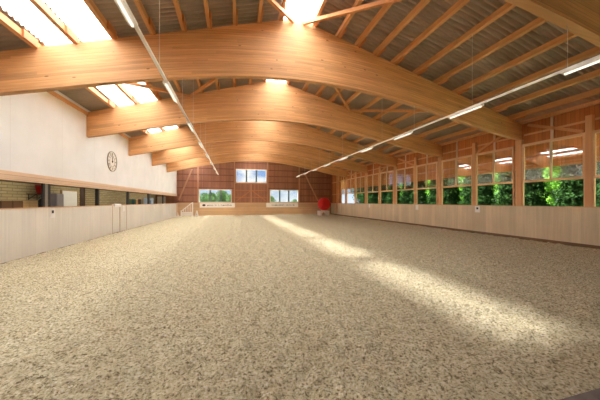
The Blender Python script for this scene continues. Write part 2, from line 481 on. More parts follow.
b = MB(); b.box(-2.3, -.16, Y0, YE, 2.62, 2.74); struct(b.build('ceiling_gallery', M['slab']))
for y, wd, mt in ((11.215, .1, 'darkpost'), (13.76, .2, 'dark'), (15.06, .16, 'darkpost'), (18.9, .2, 'darkpost'), (23.1, .25, 'darkpost'), (7.0, .16, 'darkpost'), (27.5, .16, 'darkpost')):
    b = MB(); b.box(-.075 if y == 11.215 else -.14, -.02, y - wd / 2, y + wd / 2, 0, 2.468); b.build('post', M[mt], wall_left)
for ya, yb, mt in ((11.28, 11.42, 'grey'), (11.425, 11.56, 'darkpost')):
    b = MB(); b.box(-.075, -.02, ya, yb, 0, 2.468); b.build('post', M[mt], wall_left)
# gallery white door in the block wall
dr = MB(); dr.box(-2.298, -2.26, 16.35, 17.7, 0.002, 2.4); d = struct(dr.build('door_1', M['doorw']))
for y0, y1 in ((16.27, 16.347), (17.703, 17.78)):
    f = MB(); f.box(-2.298, -2.24, y0, y1, .002, 2.45); f.build('door_frame', M['tan'], d)
f = MB(); f.box(-2.298, -2.24, 16.35, 17.7, 2.402, 2.45); f.build('door_frame', M['tan'], d)
f = MB(); f.box(-2.258, -2.2, 16.45, 16.5, 1.0, 1.06); f.build('door_handle', M['grey'], d)
dr = MB(); dr.box(-2.1, -1.2, YE - .05, YE - .005, 0.002, 2.4); d2 = struct(dr.build('door_2', M['offwhite']))
f = MB(); f.box(-1.3, -1.24, YE - .1, YE - .052, 1.0, 1.05); f.build('door_handle', M['grey'], d2)

# kickboards -------------------------------------------------------------
K = 1.575
def kick(name, label, y0, y1, x0, x1, mat, capx, basex):
    o = empty(name, (0, y0, 0), label, 'kickboard')
    b = MB(); b.box(x0, x1, 0, y1 - y0, 0.0, K); b.build('boarding', mat, o)
    b = MB(); b.box(capx[0], capx[1], 0, y1 - y0, K + .002, K + .035); b.build('cap_rail', M['cap'], o)
    if basex:
        b = MB(); b.box(basex[0], basex[1], 0, y1 - y0, 0.0, .13); b.build('base_board', M['base'], o)
    return o
G0, G1, G2 = 16.35, 17.35, 18.36
kick('kickboard', 'pale wooden kickboard along the left, camera side of the gate', Y0 + .02, G0 - .01, .0, .06, M['kick_l'], (-.03, .075), None)
kick('kickboard', 'pale wooden kickboard along the left, far side of the gate', G2 + .01, YE - .07, .0, .06, M['kick_l'], (-.03, .075), None)
for lab, a0, a1 in (('nearer leaf of the narrow gate in the left kickboard', G0 + .02, G1 - .02), ('farther leaf of the narrow gate in the left kickboard', G1 + .02, G2 - .02)):
    o = empty('kickboard_gate', (0, a0, 0), lab, 'gate')
    b = MB(); b.box(.0, .06, 0, a1 - a0, .02, K); b.build('boarding', M['kick_l'], o)
    b = MB(); b.box(-.03, .07, 0, a1 - a0, K + .002, K + .03); b.build('cap_rail', M['cap'], o)
    for e in (0.0, a1 - a0 - .045):
        b = MB(); b.box(.061, .066, e, e + .03, .02, K); b.build('edge_strip', M['tan'], o)
kick('kickboard', 'tan wooden kickboard along the right under the side windows', Y0 + .02, YE - .07, 20.03, 20.07, M['kick_r'], (20.02, 20.1), (19.99, 20.028))
o = empty('kickboard', (0, YE, 0), 'light brown boarded kickboard across the far end', 'kickboard')
b = MB(); b.box(.09, 19.98, -.06, -.005, 0, 1.68); b.build('boarding', M['kick_e'], o)

# letter plates ---------------------------------------------------------
def plate(x, y, s, label, mark):
    o = empty('marker_plate', (x, y, 1.2), label, 'marker plate', 'white marker plates on the kickboards')
    d = .012 * s
    b = MB(); b.box(min(0, d), max(0, d), -.14, .14, 0, .36); b.build('plate', M['white'], o)
    if mark:
        b = MB(); e = d + .004 * s; b.box(min(d, e), max(d, e), -.055, .055, .17, .28); b.build('letter', M['ink'], o)
for y, l, mk in ((11.5, 'white marker plate on the left kickboard nearest the camera', True), (17.85, 'white marker plate on the left kickboard gate', False), (24, 'white marker plate on the left kickboard below the blue board', False)):
    plate(.071 if mk is not None else 0, y, 1, l, mk)
for y, l, mk in ((11.2, 'white marker plate with dark mark on the right kickboard, nearest the camera', True), (16.05, 'middle white marker plate on the right kickboard', False), (22.9, 'farthest white marker plate on the right kickboard', False)):
    plate(20.028, y, -1, l, mk)

# clock -----------------------------------------------------------------
ck = empty('wall_clock', (.002, 16.43, 4.07), 'large round clock with dark ring and hands on the white left wall', 'clock', rz=PI / 2)
# local x = along wall (+y world), local -y = out of the wall
b = MB(); k = 48
b.cyl((0, -.002, 0), (0, -.03, 0), .55, n=48); b.build('dial', M['offwhite'], ck)
b = MB(); b.ring((0, -.055, 0), .525, .565, .053, 48); b.build('rim', M['rim'], ck)
b = MB(); b.ring((0, -.036, 0), .285, .31, .005, 48); b.build('inner_ring', M['grey'], ck)
b = MB(); b.cyl((0, -.031, 0), (0, -.06, 0), .05, n=20); b.build('hub', M['ink'], ck)
ROM = ['XII', 'I', 'II', 'III', 'IV', 'V', 'VI', 'VII', 'VIII', 'IX', 'X', 'XI']
for h, tx in enumerate(ROM):
    g_ = -2 * PI * h / 12 + PI / 2
    b = MB(); adv = {'I': .035, 'V': .065, 'X': .065}; tot = sum(adv[c] for c in tx); u = -tot / 2
    rad = Vector((math.cos(g_), 0, math.sin(g_))); tan_ = Vector((math.sin(g_), 0, -math.cos(g_)))
    def P(s, q): return rad * q + tan_ * s + Vector((0, -.034, 0))
    for c in tx:
        m = u + adv[c] / 2; e = adv[c] * .36
        if c == 'I': b.bar(P(m, .345), P(m, .475), .016, .006, (0, 1, 0))
        if c == 'X':
            b.bar(P(m - e, .345), P(m + e, .475), .016, .006, (0, 1, 0)); b.bar(P(m + e, .345), P(m - e, .475), .012, .005, (0, 1, 0))
        if c == 'V':
            b.bar(P(m, .345), P(m - e, .475), .016, .006, (0, 1, 0)); b.bar(P(m, .345), P(m + e, .475), .012, .005, (0, 1, 0))
        u += adv[c]
    b.build('numeral', M['numeral'], ck)
for nm, ang, ln, wd in (('hour_hand', PI / 2 - 2 * PI * .02, .26, .035), ('minute_hand', PI / 2 + 2 * PI * .03, .42, .022)):
    b = MB(); b.bar((-.08 * math.cos(ang), -.045, -.08 * math.sin(ang)), (ln * math.cos(ang), -.045, ln * math.sin(ang)), wd, .006, (0, 1, 0)); b.build(nm, M['ink'], ck)

# gallery contents --------------------------------------------------------
o = empty('gallery_fill_lamp', (-2.05, 12.6, 2.5), 'added fill tube lamp, unseen behind the edge beam, brightening the gallery', 'lamp', 'added fill lamps behind the edge beam')  # added fill light: hidden lamps that lift the dark gallery
b = MB(); b.box(-.05, .05, -.6, .6, .06, .12); b.build('housing', M['white'], o)
b = MB(); b.cyl((0, -.55, .035), (0, .55, .035), .02); b.build('tube', M['gfill'], o)
o.location = (-.45, 8.0, 2.5); o.scale = (1, 1.6, 1)
for yy in (12.4, 17.0, 21.0, 25.2, 30.0):  # further added fill lamps along the gallery, out of view
    dup(o, (-.45, yy, 2.5), o['label'], o['group'])
def cabinet(name, label, x0, x1, y0, y1, h, mat, doors=2, cat='cabinet'):
    o = empty(name, (x0, y0, 0.002), label, cat); L = y1 - y0; D = x1 - x0
    b = MB(); b.box(0, D, 0, L, 0, h); b.build('body', mat, o, bevel=.008)
    for i in range(doors):
        a0 = i * L / doors + .02; a1 = (i + 1) * L / doors - .02
        b = MB(); b.box(D + .002, D + .02, a0, a1, .08, h - .03); dd = b.build('door', mat, o)
        b = MB(); b.box(D + .021, D + .04, a1 - .06, a1 - .04, h * .5, h * .5 + .12); b.build('handle', M['darkpost'], dd)
    return o
cabinet('cupboard', 'dark brown wooden cupboard in the gallery at far left', -2.28, -1.75, 11.9, 12.95, 1.84, M['chest'])
cabinet('wooden_chest', 'tan wooden cabinet beside the dark brown cupboard in the gallery', -2.28, -1.95, 13.1, 14.1, 1.84, M['tan'], 2)
cabinet('locker', 'tall grey locker behind the grey gallery post', -2.28, -1.65, 14.8, 15.32, 2.2, M['locker'], 1, 'locker')
o = empty('wall_shelf', (-2.298, 14.5, 2.14), 'dark wall shelf on brackets in the gallery, left of the grey locker', 'shelf')
b = MB(); b.box(0, .44, -.5, .24, 0, .03); b.build('board', M['dark'], o)
for yy in (-.4, .1):
    b = MB(); b.bar((.01, yy, -.22), (.28, yy, -.005), .03, .02); b.box(0, .02, yy - .015, yy + .015, -.25, -.002); b.build('bracket', M['darkpost'], o)
o = empty('bucket', (-2.06, 14.5, 2.171), 'red plastic bucket on the dark gallery shelf', 'bucket')
b = MB(); b.lathe([(.11, 0), (.15, .27), (.158, .27), (.158, .285), (.14, .285), (.105, .02)]); b.build('body', M['redp'], o, smooth=True)
b = MB()
for i in range(10):
    a0, a1 = PI * i / 10, PI * (i + 1) / 10
    b.cyl((0, .155 * math.cos(a0), .27 - .06 * math.sin(a0)), (0, .155 * math.cos(a1), .27 - .06 * math.sin(a1)), .006, n=6)
b.build('handle', M['grey'], o); o.scale = (1.4, 1.4, 1.4)
o = empty('coat', (-2.0, 14.36, 1.2), 'dark coat hanging on a gallery hook below the red bucket', 'coat')
b = MB(); b.lathe([(.10, 0), (.16, .12), (.14, .45), (.12, .62), (.05, .72), (.02, .74)], n=14)
b.v = [(p[0] * .6, p[1] * 1.2, p[2]) for p in b.v]; b.build('cloth_body', M['black'], o, smooth=True)
b = MB(); b.cyl((0, .1, .62), (.02, .19, .1), .05, .035, 10); b.build('sleeve', M['black'], o, smooth=True)
b = MB(); b.box(-.296, .02, -.012, .012, .735, .755); b.build('hook', M['grey'], o)
def drape(name, label, x, y, z, L, dl, dr_, mat, cat, th=.02, half=.06, grp=None):
    pr = [(-half, -dl)] + [(-half * math.cos(a), half * .6 * math.sin(a)) for a in np.linspace(0, PI, 7)] + [(half, -dr_)]
    b = MB(); n = len(pr)
    pi_ = [(px * (1 - th / half), pz - (th if 0 < i < n - 1 else 0)) for i, (px, pz) in enumerate(pr)]
    for yy in (0, L):
        for p in pr: b.v.append((p[0], yy, p[1]))
        for p in pi_: b.v.append((p[0], yy, p[1]))
    o_, i_ = 0, n
    for i in range(n - 1):
        b.f += [(i, i + 1, 2 * n + i + 1, 2 * n + i), (n + i + 1, n + i, 3 * n + i, 3 * n + i + 1), (i + 1, i, n + i, n + i + 1), (2 * n + i, 2 * n + i + 1, 3 * n + i + 1, 3 * n + i)]
    b.f += [(0, 2 * n, 3 * n, n), (n - 1, 2 * n - 1, 4 * n - 1, 3 * n - 1)]
    return tag(b.build(name, mat, loc=(x, y, z)), label, cat, grp)
drape('towel', 'white cloth draped over the left kickboard at the gate', .022, 16.6, K + .05, .85, .2, .14, M['cloth'], 'cloth', half=.075, th=.015)
rk = empty('blanket_rack', (-.45, 21.4, 0), 'rack behind the left kickboard carrying the coloured blankets', 'rack')
b = MB(); b.cyl((0, -1.35, 1.96), (0, 1.35, 1.96), .02); b.build('rail', M['grey'], rk)
for yy in (-1.4, 1.38):
    b = MB(); b.box(-.02, .02, yy, yy + .03, 0.002, 1.99); b.build('upright', M['grey'], rk)
    b = MB(); b.box(-.25, .25, yy - .03, yy + .06, 0.002, .04); b.build('foot', M['grey'], rk)
yy = 20.1
for c, nm, L in (('green', 'green', .5), ('teal', 'dark teal', .42), ('green', 'second green', .36), ('sandc', 'beige', .4), ('brownf', 'brown', .34), ('navy', 'navy', .3)):
    drape('horse_blanket', '%s blanket hanging on the rack behind the left kickboard' % nm, -.45, yy, 1.97, L - .04, .6, .6, M[c], 'blanket', half=.045, th=.012, grp='blankets on the rack')
    yy += L
o = empty('notice_board', (-.4, 24.3, 0), 'pale blue board standing behind the left kickboard', 'board')
b = MB(); b.box(-.02, .02, -1.25, 1.25, 1.2, 2.14); b.build('panel', M['blue'], o)
b = MB(); b.box(.021, .026, -.1, .55, 1.6, 1.92); b.build('printed_mark', M['bluem'], o)
for yy in (-1.1, 1.1):
    b = MB(); b.box(-.03, -.021, yy - .03, yy + .03, .002, 1.9); b.build('leg', M['grey'], o)

# ------------------------------------------------------------------ right wall
CB = MB()
w = MB()                                 # boarding above the windows, up to the eaves
w.box(20.26, 20.3, Y0, YE, 4.55, ztop(20.28) + .15)
wr = struct(w.build('wall_right', M['orange']))
b = MB(); b.box(20.26, 20.3, 30.2, YE, 0, 4.55); b.build('boarding', M['orange'], wr)
b = MB(); b.box(20.26, 20.3, Y0, 30.2, 0, 1.55); b.build('boarding', M['orange'], wr)
b = MB(); b.box(20.1, 20.25, Y0, YE, ztop(20.2) + .005, ztop(20.2) + .14); b.build('eaves_plate', M['post'], wr)
mids = [1.72] + [4.155 + 4.875 * k + 2.4375 for k in range(6)]
for y in A:
    b = MB(); b.box(20.1, 20.255, y - .04, y + .24, 0, zbot(20.18) - .004); b.build('post', M['post'], wr)
    b = MB(); b.box(20.205, 20.255, y + .245, y + .32, 1.58, ztop(20.2)); b.build('post', M['post'], wr)
for y in mids:
    b = MB(); b.box(20.1, 20.255, y - .07, y + .13, 0, 5.2); b.build('post', M['post'], wr)
for y in (30.2, 31.6):
    b = MB(); b.box(20.16, 20.255, y - .05, y + .05, 0, ztop(20.2)); b.build('post', M['post'], wr)
for z0 in (2.76, 4.4):
    b = MB(); b.box(20.2, 20.255, 30.3, YE, z0, z0 + .09); b.build('rail', M['post'], wr)
for k, y in enumerate(A[:6]):            # boarding rails and V braces above the windows
    if k in (1, 3, 5):
        for s in (-1, 1):
            ym = y + .1 + s * 2.3
            if ym > 30: continue
            b = MB(); b.bar((20.2, y + .1 + s * .35, 5.46), (20.2, ym, 4.62), .07, .12, (0, 0, 1)); b.build('brace', M['brace'], wr)
nw = 0
Ylist = sorted([a + .1 for a in A] + [m + .03 for m in mids])
edges = []
for i in range(len(Ylist) - 1):
    a, c = Ylist[i], Ylist[i + 1]
    isbeam = any(abs(a - q - .1) < .01 for q in A); isb2 = any(abs(c - q - .1) < .01 for q in A)
    y0 = a + (.23 if isbeam else .105); y1 = c - (.145 if isb2 else .105)
    if y1 > 30.5: y1 = 30.14
    if y1 - y0 < .6: continue
    edges.append((y0, y1))
for y0, y1 in edges:
    nw += 1
    b = MB(); fr = .075
    b.box(20.12, 20.2, y0, y1, 4.45, 4.56); b.box(20.12, 20.2, y0, y1, 2.72, 2.82)
    b.box(20.12, 20.2, y0, y0 + fr, 2.82, 4.45); b.box(20.12, 20.2, y1 - fr, y1, 2.82, 4.45)
    b.box(20.12, 20.2, y0, y0 + .05, 1.6, 2.72); b.box(20.12, 20.2, y1 - .05, y1, 1.6, 2.72)
    wn = struct(b.build('window_%d' % nw, M['frame']))
    ym = (y0 + y1) / 2
    b = MB(); b.box(20.11, 20.19, ym - .035, ym + .035, 2.82, 4.45); b.build('mullion', M['pale'], wn)
    for p0, p1 in ((y0 + fr, ym - .036), (ym + .036, y1 - fr)):
        b = MB(); b.box(20.155, 20.161, p0 + .001, p1 - .001, 2.821, 4.449); b.build('pane', M['rglass'], wn)
    b = MB(); b.box(20.08, 20.25, y0, y1, 1.56, 1.6); b.build('window_sill', M['pale'], wn)
    b = MB(); b.box(20.19, 20.25, ym - .045, ym + .045, 4.57, ztop(20.2)); b.build('stud', M['pale'], wr)
    b = MB(); b.box(20.225, 20.257, y0 + .02, ym - .046, 4.98, 5.06); b.build('rail', M['post'], wr)
    b = MB(); b.box(20.225, 20.257, ym + .046, y1 - .02, 4.98, 5.06); b.build('rail', M['post'], wr)

# covered lean-to outside the right wall
lt = MB()
lt.hexa([(20.32, Y0, ztop(20.32) + .0), (21.9, Y0, ztop(21.9) + .0), (21.9, 36, ztop(21.9) + .0), (20.32, 36, ztop(20.32) + .0),
         (20.32, Y0, ztop(20.32) + .04), (21.9, Y0, ztop(21.9) + .04), (21.9, 36, ztop(21.9) + .04), (20.32, 36, ztop(20.32) + .04)])
lean = struct(lt.build('roof_lean_to', M['orange']))
b = MB(); b.box(21.8, 21.84, Y0, 36.0, 3.53, ztop(21.9) - .01); b.build('apron_boarding', M['apron'], lean)
for y in (10.25, 15.7, 21.2, 26.65):
    b = MB(); b.box(21.64, 21.78, y - .07, y + .07, -.35, ztop(21.8) - .01); b.build('post', M['post'], lean)

# ------------------------------------------------------------------ far gable wall
HO = [(2.5, 6.45, 1.68, 3.36), (6.95, 10.92, 4.24, 6.02), (11.33, 15.26, 1.68, 3.41)]
b = MB()
xsx = sorted(set([-2.3, 0, RX, 20.3] + [v for h in HO for v in h[:2]]))
zs = [-.3, 1.68, 3.36, 3.41, 4.24, 6.02 if False else 5.3]
for i in range(len(xsx) - 1):
    x0, x1 = xsx[i], xsx[i + 1]; xm = (x0 + x1) / 2
    cuts = sorted([(h[2], h[3]) for h in HO if h[0] < xm < h[1]])
    z = -.3
    for c0, c1 in cuts:
        b.box(x0, x1, YE, YE + .16, z, c0); z = c1
    za, zb = ztop(x0) + .15, ztop(x1) + .15
    b.hexa([(x0, YE, z), (x1, YE, z), (x1, YE + .16, z), (x0, YE + .16, z), (x0, YE, za), (x1, YE, zb), (x1, YE + .16, zb), (x0, YE + .16, za)])
wf = struct(b.build('wall_far', M['brown']))
for x in (2.42, 6.78, 11.05, 15.38):
    b = MB(); b.box(x - .075, x + .075, YE - .14, YE - .002, 1.682, ztop(x)); b.build('post', M['gpost'], wf)
for xa, za, xb, zb in ((1.75, 5.8, .25, 2.0), (16.15, 5.65, 18.05, 1.9)):
    b = MB(); b.bar((xa, YE - .09, za), (xb, YE - .09, zb), .16, .12, (0, 1, 0)); b.build('brace', M['gpost'], wf)
def railrow(z, segs):
    for x0, x1 in segs:
        b = MB(); b.box(x0, x1, YE - .05, YE - .003, z - .06, z + .06); b.build('rail', M['brownrail'], wf)
M['brownrail'] = wood('dark_rail_wood', (128, 84, 64), 'X')
S_all = [(.02, 2.34), (2.5, 6.7), (6.86, 10.97), (11.13, 15.3), (15.46, 20.0)]
for z in (1.76, 2.6, 3.5): railrow(z, [S_all[0], S_all[4]])
for z in (4.35, 5.15, 5.95): railrow(z, [s for q, s in enumerate(S_all) if q != 2])
railrow(6.8, S_all[1:4])
railrow(3.5, [S_all[1], S_all[3]])
def win(n, x0, x1, z0, z1):
    b = MB(); f = .1
    b.box(x0, x1, YE - .06, YE + .1, z0, z0 + f); b.box(x0, x1, YE - .06, YE + .1, z1 - f, z1)
    b.box(x0, x0 + f, YE - .06, YE + .1, z0 + f, z1 - f); b.box(x1 - f, x1, YE - .06, YE + .1, z0 + f, z1 - f)
    wn = struct(b.build('window_%d' % n, M['offwhite']))
    L = (x1 - x0 - 2 * f) / 3
    for i in range(3):
        p0 = x0 + f + i * L
        b = MB(); b.box(p0 + (.091 if i else .002), p0 + L - (.091 if i < 2 else .002), YE + .02, YE + .03, z0 + f + .001, z1 - f - .001); b.build('pane', M['glass'], wn)
        if i:
            b = MB(); b.box(p0 - .09, p0 + .09, YE - .03, YE + .09, z0 + f, z1 - f); b.build('mullion', M['grey_mull'], wn)
M['grey_mull'] = plain('grey_green_mullion', (92, 106, 104), .5)
for q, h in enumerate(HO): win(nw + 1 + q, *h)
# braced doors below the middle window
dm = MB(); dm.box(6.87, 10.96, YE - .04, YE - .003, 1.7, 4.1); dd = struct(dm.build('door_3', M['brown']))
b = MB(); b.box(8.83, 8.99, YE - .1, YE - .041, 1.7, 4.1); b.build('door_frame', M['gpost'], dd)
b = MB(); b.box(6.87, 10.96, YE - .1, YE - .041, 4.1, 4.22); b.build('door_frame', M['gpost'], dd)
for xa, xb in ((7.0, 8.78), (10.85, 9.05)):
    b = MB(); b.bar((xa, YE - .055, 1.85), (xb, YE - .055, 3.2), .09, .02, (0, 1, 0)); b.build('door_brace', M['purlin_end'], dd)
for z in (2.35, 3.25):
    for x0, x1 in ((6.9, 8.82), (9.0, 10.95)):
        b = MB(); b.box(x0, x1, YE - .075, YE - .0665, z - .04, z + .04); b.build('door_rail', M['purlin_end'], dd)
# banners with unreadable dark lettering
def banner(x0, x1, label, logo):
    o = empty('banner', (x0, YE - .064, 1.06), label, 'banner', 'white banners under the gable windows'); L = x1 - x0
    b = MB(); b.box(0, L, -.02, 0, 0, .57); b.build('sheet', M['white'], o)
    rr = random.Random(int(x0 * 10)); b = MB(); u = .9 if logo else .7
    while u < L - .5:
        wd = rr.uniform(.07, .13); hh = rr.choice((.12, .12, .18))
        b.box(u, u + .03, -.024, -.0205, .22, .22 + hh); b.box(u + .03, u + wd, -.024, -.0205, .22 + rr.choice((0, .08)), .26 + rr.choice((0, .06)))
        u += wd + (.04 if rr.random() < .8 else .2)
    b.build('lettering', M['ink'], o)
    if logo:
        b = MB(); b.cyl((.5, -.0205, .3), (.5, -.024, .3), .13, n=16); b.v = [(p[0] + (p[0] - .5) * .5, p[1], p[2]) for p in b.v]; b.build('logo', M['ink'], o)
banner(2.62, 6.84, 'white banner with dark logo and lettering under the left gable window', True)
banner(10.86, 15.2, 'white banner with faint lettering under the right gable window', False)

# near gable behind the camera
b = MB(); b.box(-2.3, 20.3, Y0 - .16, Y0, -.3, 5.6)
b.hexa([(-2.3, Y0 - .16, 5.6), (RX, Y0 - .16, 5.6), (RX, Y0, 5.6), (-2.3, Y0, 5.6), (-2.3, Y0 - .16, 5.61), (RX, Y0 - .16, ztop(RX) + .1), (RX, Y0, ztop(RX) + .1), (-2.3, Y0, 5.61)])
b.hexa([(RX, Y0 - .16, 5.6), (20.3, Y0 - .16, 5.6), (20.3, Y0, 5.6), (RX, Y0, 5.6), (RX, Y0 - .16, ztop(RX) + .1), (20.3, Y0 - .16, 5.65), (20.3, Y0, 5.65), (RX, Y0, ztop(RX) + .1)])
struct(b.build('wall_near', M['brown']))
b = MB(); b.box(4.0, 14.5, Y0, 1.53, -.1, .09); struct(b.build('trim_2', M['concrete']))

# ------------------------------------------------------------------ lamps on two trunking rails
def rail(x, y0, y1, wires, label, roofside):
    o = empty('lamp_rail', (x, y0, 4.85), label, 'lamp rail', 'white lamp rails')
    b = MB(); b.box(-.03, .03, 0, y1 - y0, 0, .05); b.build('trunking', M['white'], o)
    for y in wires:
        isb = any(abs(y - a - .1) < .15 for a in A)
        top = (zbot(x) if isb else zroof(x) - .03) - 4.85
        b = MB(); b.cyl((0, y - y0, .05), (0, y - y0, top), .006, n=6); b.build('suspension_wire', M['zinc'], o)
wy = []
for k in range(6): wy += [A[k] + .1, A[k] + 2.5]
rail(4.98, 1.0, 29.9, wy, 'white lamp rail hanging on wires along the left', 0)
rail(14.1, 1.0, 29.2, wy[:-1] if wy[-1] > 29.2 else wy, 'white lamp rail hanging on wires along the right', 0)
def lamp0():
    o = empty('tube_lamp', (0, 0, 0), 'x', 'lamp', 'tube lamps on the rails')
    b = MB(); b.box(-.07, .07, -.62, .62, -.05, 0); b.build('housing', M['white'], o)
    b = MB(); b.cyl((0, -.58, -.075), (0, .58, -.075), .024, n=12); b.build('tube', M['tube'], o, smooth=True)
    return o
L0 = None
for side, x, ysl in (('left', 4.98, [4.25 + 3.35 * i for i in range(8)]), ('right', 14.1, [3.5 + 3.2 * i for i in range(9)])):
    for i, y in enumerate(ysl):
        lab = 'white tube lamp on the %s rail, %s counted from the camera' % (side, ORD[i])
        if L0 is None: L0 = lamp0(); L0.location = (x, y, 4.85); L0['label'] = lab
        else: dup(L0, (x, y, 4.85), lab)

# ------------------------------------------------------------------ ball, box, jump gear
o = empty('jump_box', (18.2, 31.5, .0), 'white box with arched opening under the red ball', 'box')
b = MB(); W_, D_, H_ = .7, .45, .6
arc = [(-.36, 0)] + [(-.36 * math.cos(a), .15 + .25 * math.sin(a)) for a in np.linspace(0, PI, 13)] + [(.36, 0)]
outer = [(-W_, 0), (-W_, H_), (W_, H_), (W_, 0)]
def arch_face(y):
    top = [(-W_ + 2 * W_ * i / 12, H_) for i in range(13)]
    inner = arc[1:14]
    return top, inner
for y, flip in ((-D_, False), (D_, True)):
    t_, n_ = arch_face(y)
    for i in range(12):
        q = [(n_[i][0], y, n_[i][1]), (n_[i + 1][0], y, n_[i + 1][1]), (t_[i + 1][0], y, t_[i + 1][1]), (t_[i][0], y, t_[i][1])]
        b.poly(q[::-1] if flip else q)
    for q in ([(-W_, y, 0), (-.36, y, 0), (-.36, y, .2), (-W_, y, H_)], [(.36, y, 0), (W_, y, 0), (W_, y, H_), (.36, y, .2)]):
        b.poly(q[::-1] if flip else q)
for i in range(14):
    p, q = arc[i], arc[i + 1]
    b.poly([(p[0], -D_, p[1]), (p[0], D_, p[1]), (q[0], D_, q[1]), (q[0], -D_, q[1])])
b.poly([(-W_, -D_, H_), (W_, -D_, H_), (W_, D_, H_), (-W_, D_, H_)])
b.poly([(-W_, D_, 0), (-W_, -D_, 0), (-W_, -D_, H_), (-W_, D_, H_)]); b.poly([(W_, -D_, 0), (W_, D_, 0), (W_, D_, H_), (W_, -D_, H_)])
b.build('body', M['white'], o)
b = MB(); b.ring((0, 0, 0), .2, .3, .06, 30); b.v = [(p[0], p[2], p[1] + H_ + .002) for p in b.v]; b.build('ball_ring', M['offwhite'], o)
b = MB(); n = 24; R_ = .86
b.lathe([(max(R_ * math.cos(a), .01), R_ * math.sin(a)) for a in np.linspace(-PI / 2, PI / 2, n)], n=40)
tag(b.build('exercise_ball', M['red'], loc=(18.33, 31.5, .62 + R_ + .01), smooth=True), 'big red ball resting on the white box in the far right corner', 'ball')

JX, JY = .55, 32.4
o = empty('jump_wing', (JX + .75, JY, .0), 'white jump wing with slanted top and slats in the far left corner', 'jump stand')
def post(px, h): b = MB(); b.box(px - .065, px + .065, -.05, .05, 0, h); return b.build('upright', M['white'], o, bevel=.008)
post(-.62, .75); post(.62, 1.72)
b = MB(); b.bar((-.555, 0, .72), (.555, 0, 1.66), .07, .09); b.build('top_rail', M['white'], o)
for z in (.12, .36): b = MB(); b.box(-.554, .554, -.03, .03, z, z + .21); b.build('plank', M['white'], o)
for k in range(4):
    px = -.36 + .24 * k; b = MB(); b.box(px - .035, px + .035, -.02, .02, .572, .72 + (px + .57) * .82 - .06); b.build('slat', M['white'], o)
for px in (-.62, .62): b = MB(); b.box(px - .06, px + .06, -.35, .35, .0, .07); b.build('foot', M['white'], o)
o = empty('jump_stand', (JX - .18, JY - .75, .0), 'narrow white jump stand left of the jump wing', 'jump stand')
b = MB(); b.box(-.05, .05, -.05, .05, .0, 1.65); b.build('upright', M['pale'], o)
for a, c in ((( -.28, 0, .03), (.28, 0, .03)), ((0, -.28, .1), (0, .28, .1))): b = MB(); b.bar(a, c, .09, .07); b.build('foot', M['white'], o)
b = MB(); b.hexa([(-.2, -.03, .14), (.2, -.03, .14), (.2, .03, .14), (-.2, .03, .14), (-.05, -.03, .6), (.05, -.03, .6), (.05, .03, .6), (-.05, .03, .6)]); b.build('gusset', M['white'], o)
o = empty('jump_block', (JX + 1.85, JY, 0), 'small pale jump block right of the jump wing', 'jump block')
b = MB(); b.hexa([(-.2, -.2, .0), (.2, -.2, .0), (.2, .2, .0), (-.2, .2, .0), (-.06, -.15, .72), (.06, -.15, .72), (.06, .15, .72), (-.06, .15, .72)]); b.build('block', M['offwhite'], o)
b = MB(); b.bar((0, -.16, .3), (0, -.2, .3), .12, .06); b.build('pole_cup', M['grey'], o)

# ------------------------------------------------------------------ trees outside
def tree_mesh(kind, seed, h, rad, n, ls):
    rr = random.Random(seed); b = MB()
    for _ in range(n):
        u = rr.random()
        if kind == 'cone':
            z = h * (.02 + .98 * u ** 1.15); R0 = rad * (1 - (z / h) ** 1.6) + .12
            R0 *= .8 + .35 * math.sin(z * 7 + seed) * .3 + rr.random() * .2
        else:
            z = h * (.18 + .82 * u); q = (z / h - .58) / .44; R0 = rad * math.sqrt(max(.03, 1 - q * q))
        a = rr.uniform(0, 2 * PI); R = R0 * math.sqrt(rr.uniform(.25, 1))
        if kind != 'cone': R *= .8 + .25 * math.sin(a * 4 + z * 2.3 + seed)
        c = Vector((R * math.cos(a), R * math.sin(a), z))
        nrm = Vector((math.cos(a) + rr.uniform(-.8, .8), math.sin(a) + rr.uniform(-.8, .8), rr.uniform(-.3, 1.1))).normalized()
        t1 = nrm.orthogonal().normalized(); t1.rotate(Matrix.Rotation(rr.uniform(0, 2 * PI), 3, nrm)); t2 = nrm.cross(t1)
        s = ls * rr.uniform(.6, 1.3)
        b.poly([c - t1 * s, c - t2 * s * .45, c + t1 * s, c + t2 * s * .45])
    return b
protos = {}
def tree(kind, var, mat, x, y, sc, label, grp, h=7.0, rad=1.7, n=6500, ls=.12):
    key = (kind, var, mat)
    if key not in protos:
        o = empty('tree', (0, 0, 0), label, 'tree', grp)
        tree_mesh(kind, var, h, rad, n, ls).build('foliage', M[mat], o)
        b = MB(); b.cyl((0, 0, 0), (0.05, 0, h * .75), .16, .05, 9); b.build('trunk', M['bark'], o)
        protos[key] = o
    else: o = dup(protos[key], (0, 0, 0), label, grp)
    o.location = (x, y, -.35); o.scale = (sc, sc, sc * 1.05); o.rotation_euler[2] = random.uniform(0, 6)
G_ = 'trees beyond the right windows'
row = [('cone', 'conifer', 25.7, 6.2), ('cone', 'conifer', 25.6, 8.1), ('cone', 'conifer', 25.5, 9.8), ('round', 'light', 27.9, 12.3), ('cone', 'conifer', 25.5, 12.0), ('cone', 'conifer', 25.6, 13.4),
       ('round', 'light', 27.8, 15.4), ('cone', 'conifer', 25.5, 15.3), ('cone', 'conifer', 25.8, 16.4), ('round', 'light', 27.9, 19.2), ('cone', 'conifer', 25.5, 18.5), ('cone', 'conifer', 25.7, 20.0),
       ('round', 'light', 27.9, 23.3), ('cone', 'conifer', 25.5, 22.3), ('cone', 'conifer', 25.6, 24.2), ('cone', 'conifer', 25.5, 26.6), ('round', 'light', 28.0, 29.0), ('cone', 'conifer', 25.6, 28.8), ('cone', 'conifer', 25.5, 31.2), ('cone', 'conifer', 25.7, 33.4)]
cc = {'cone': 0, 'round': 0}
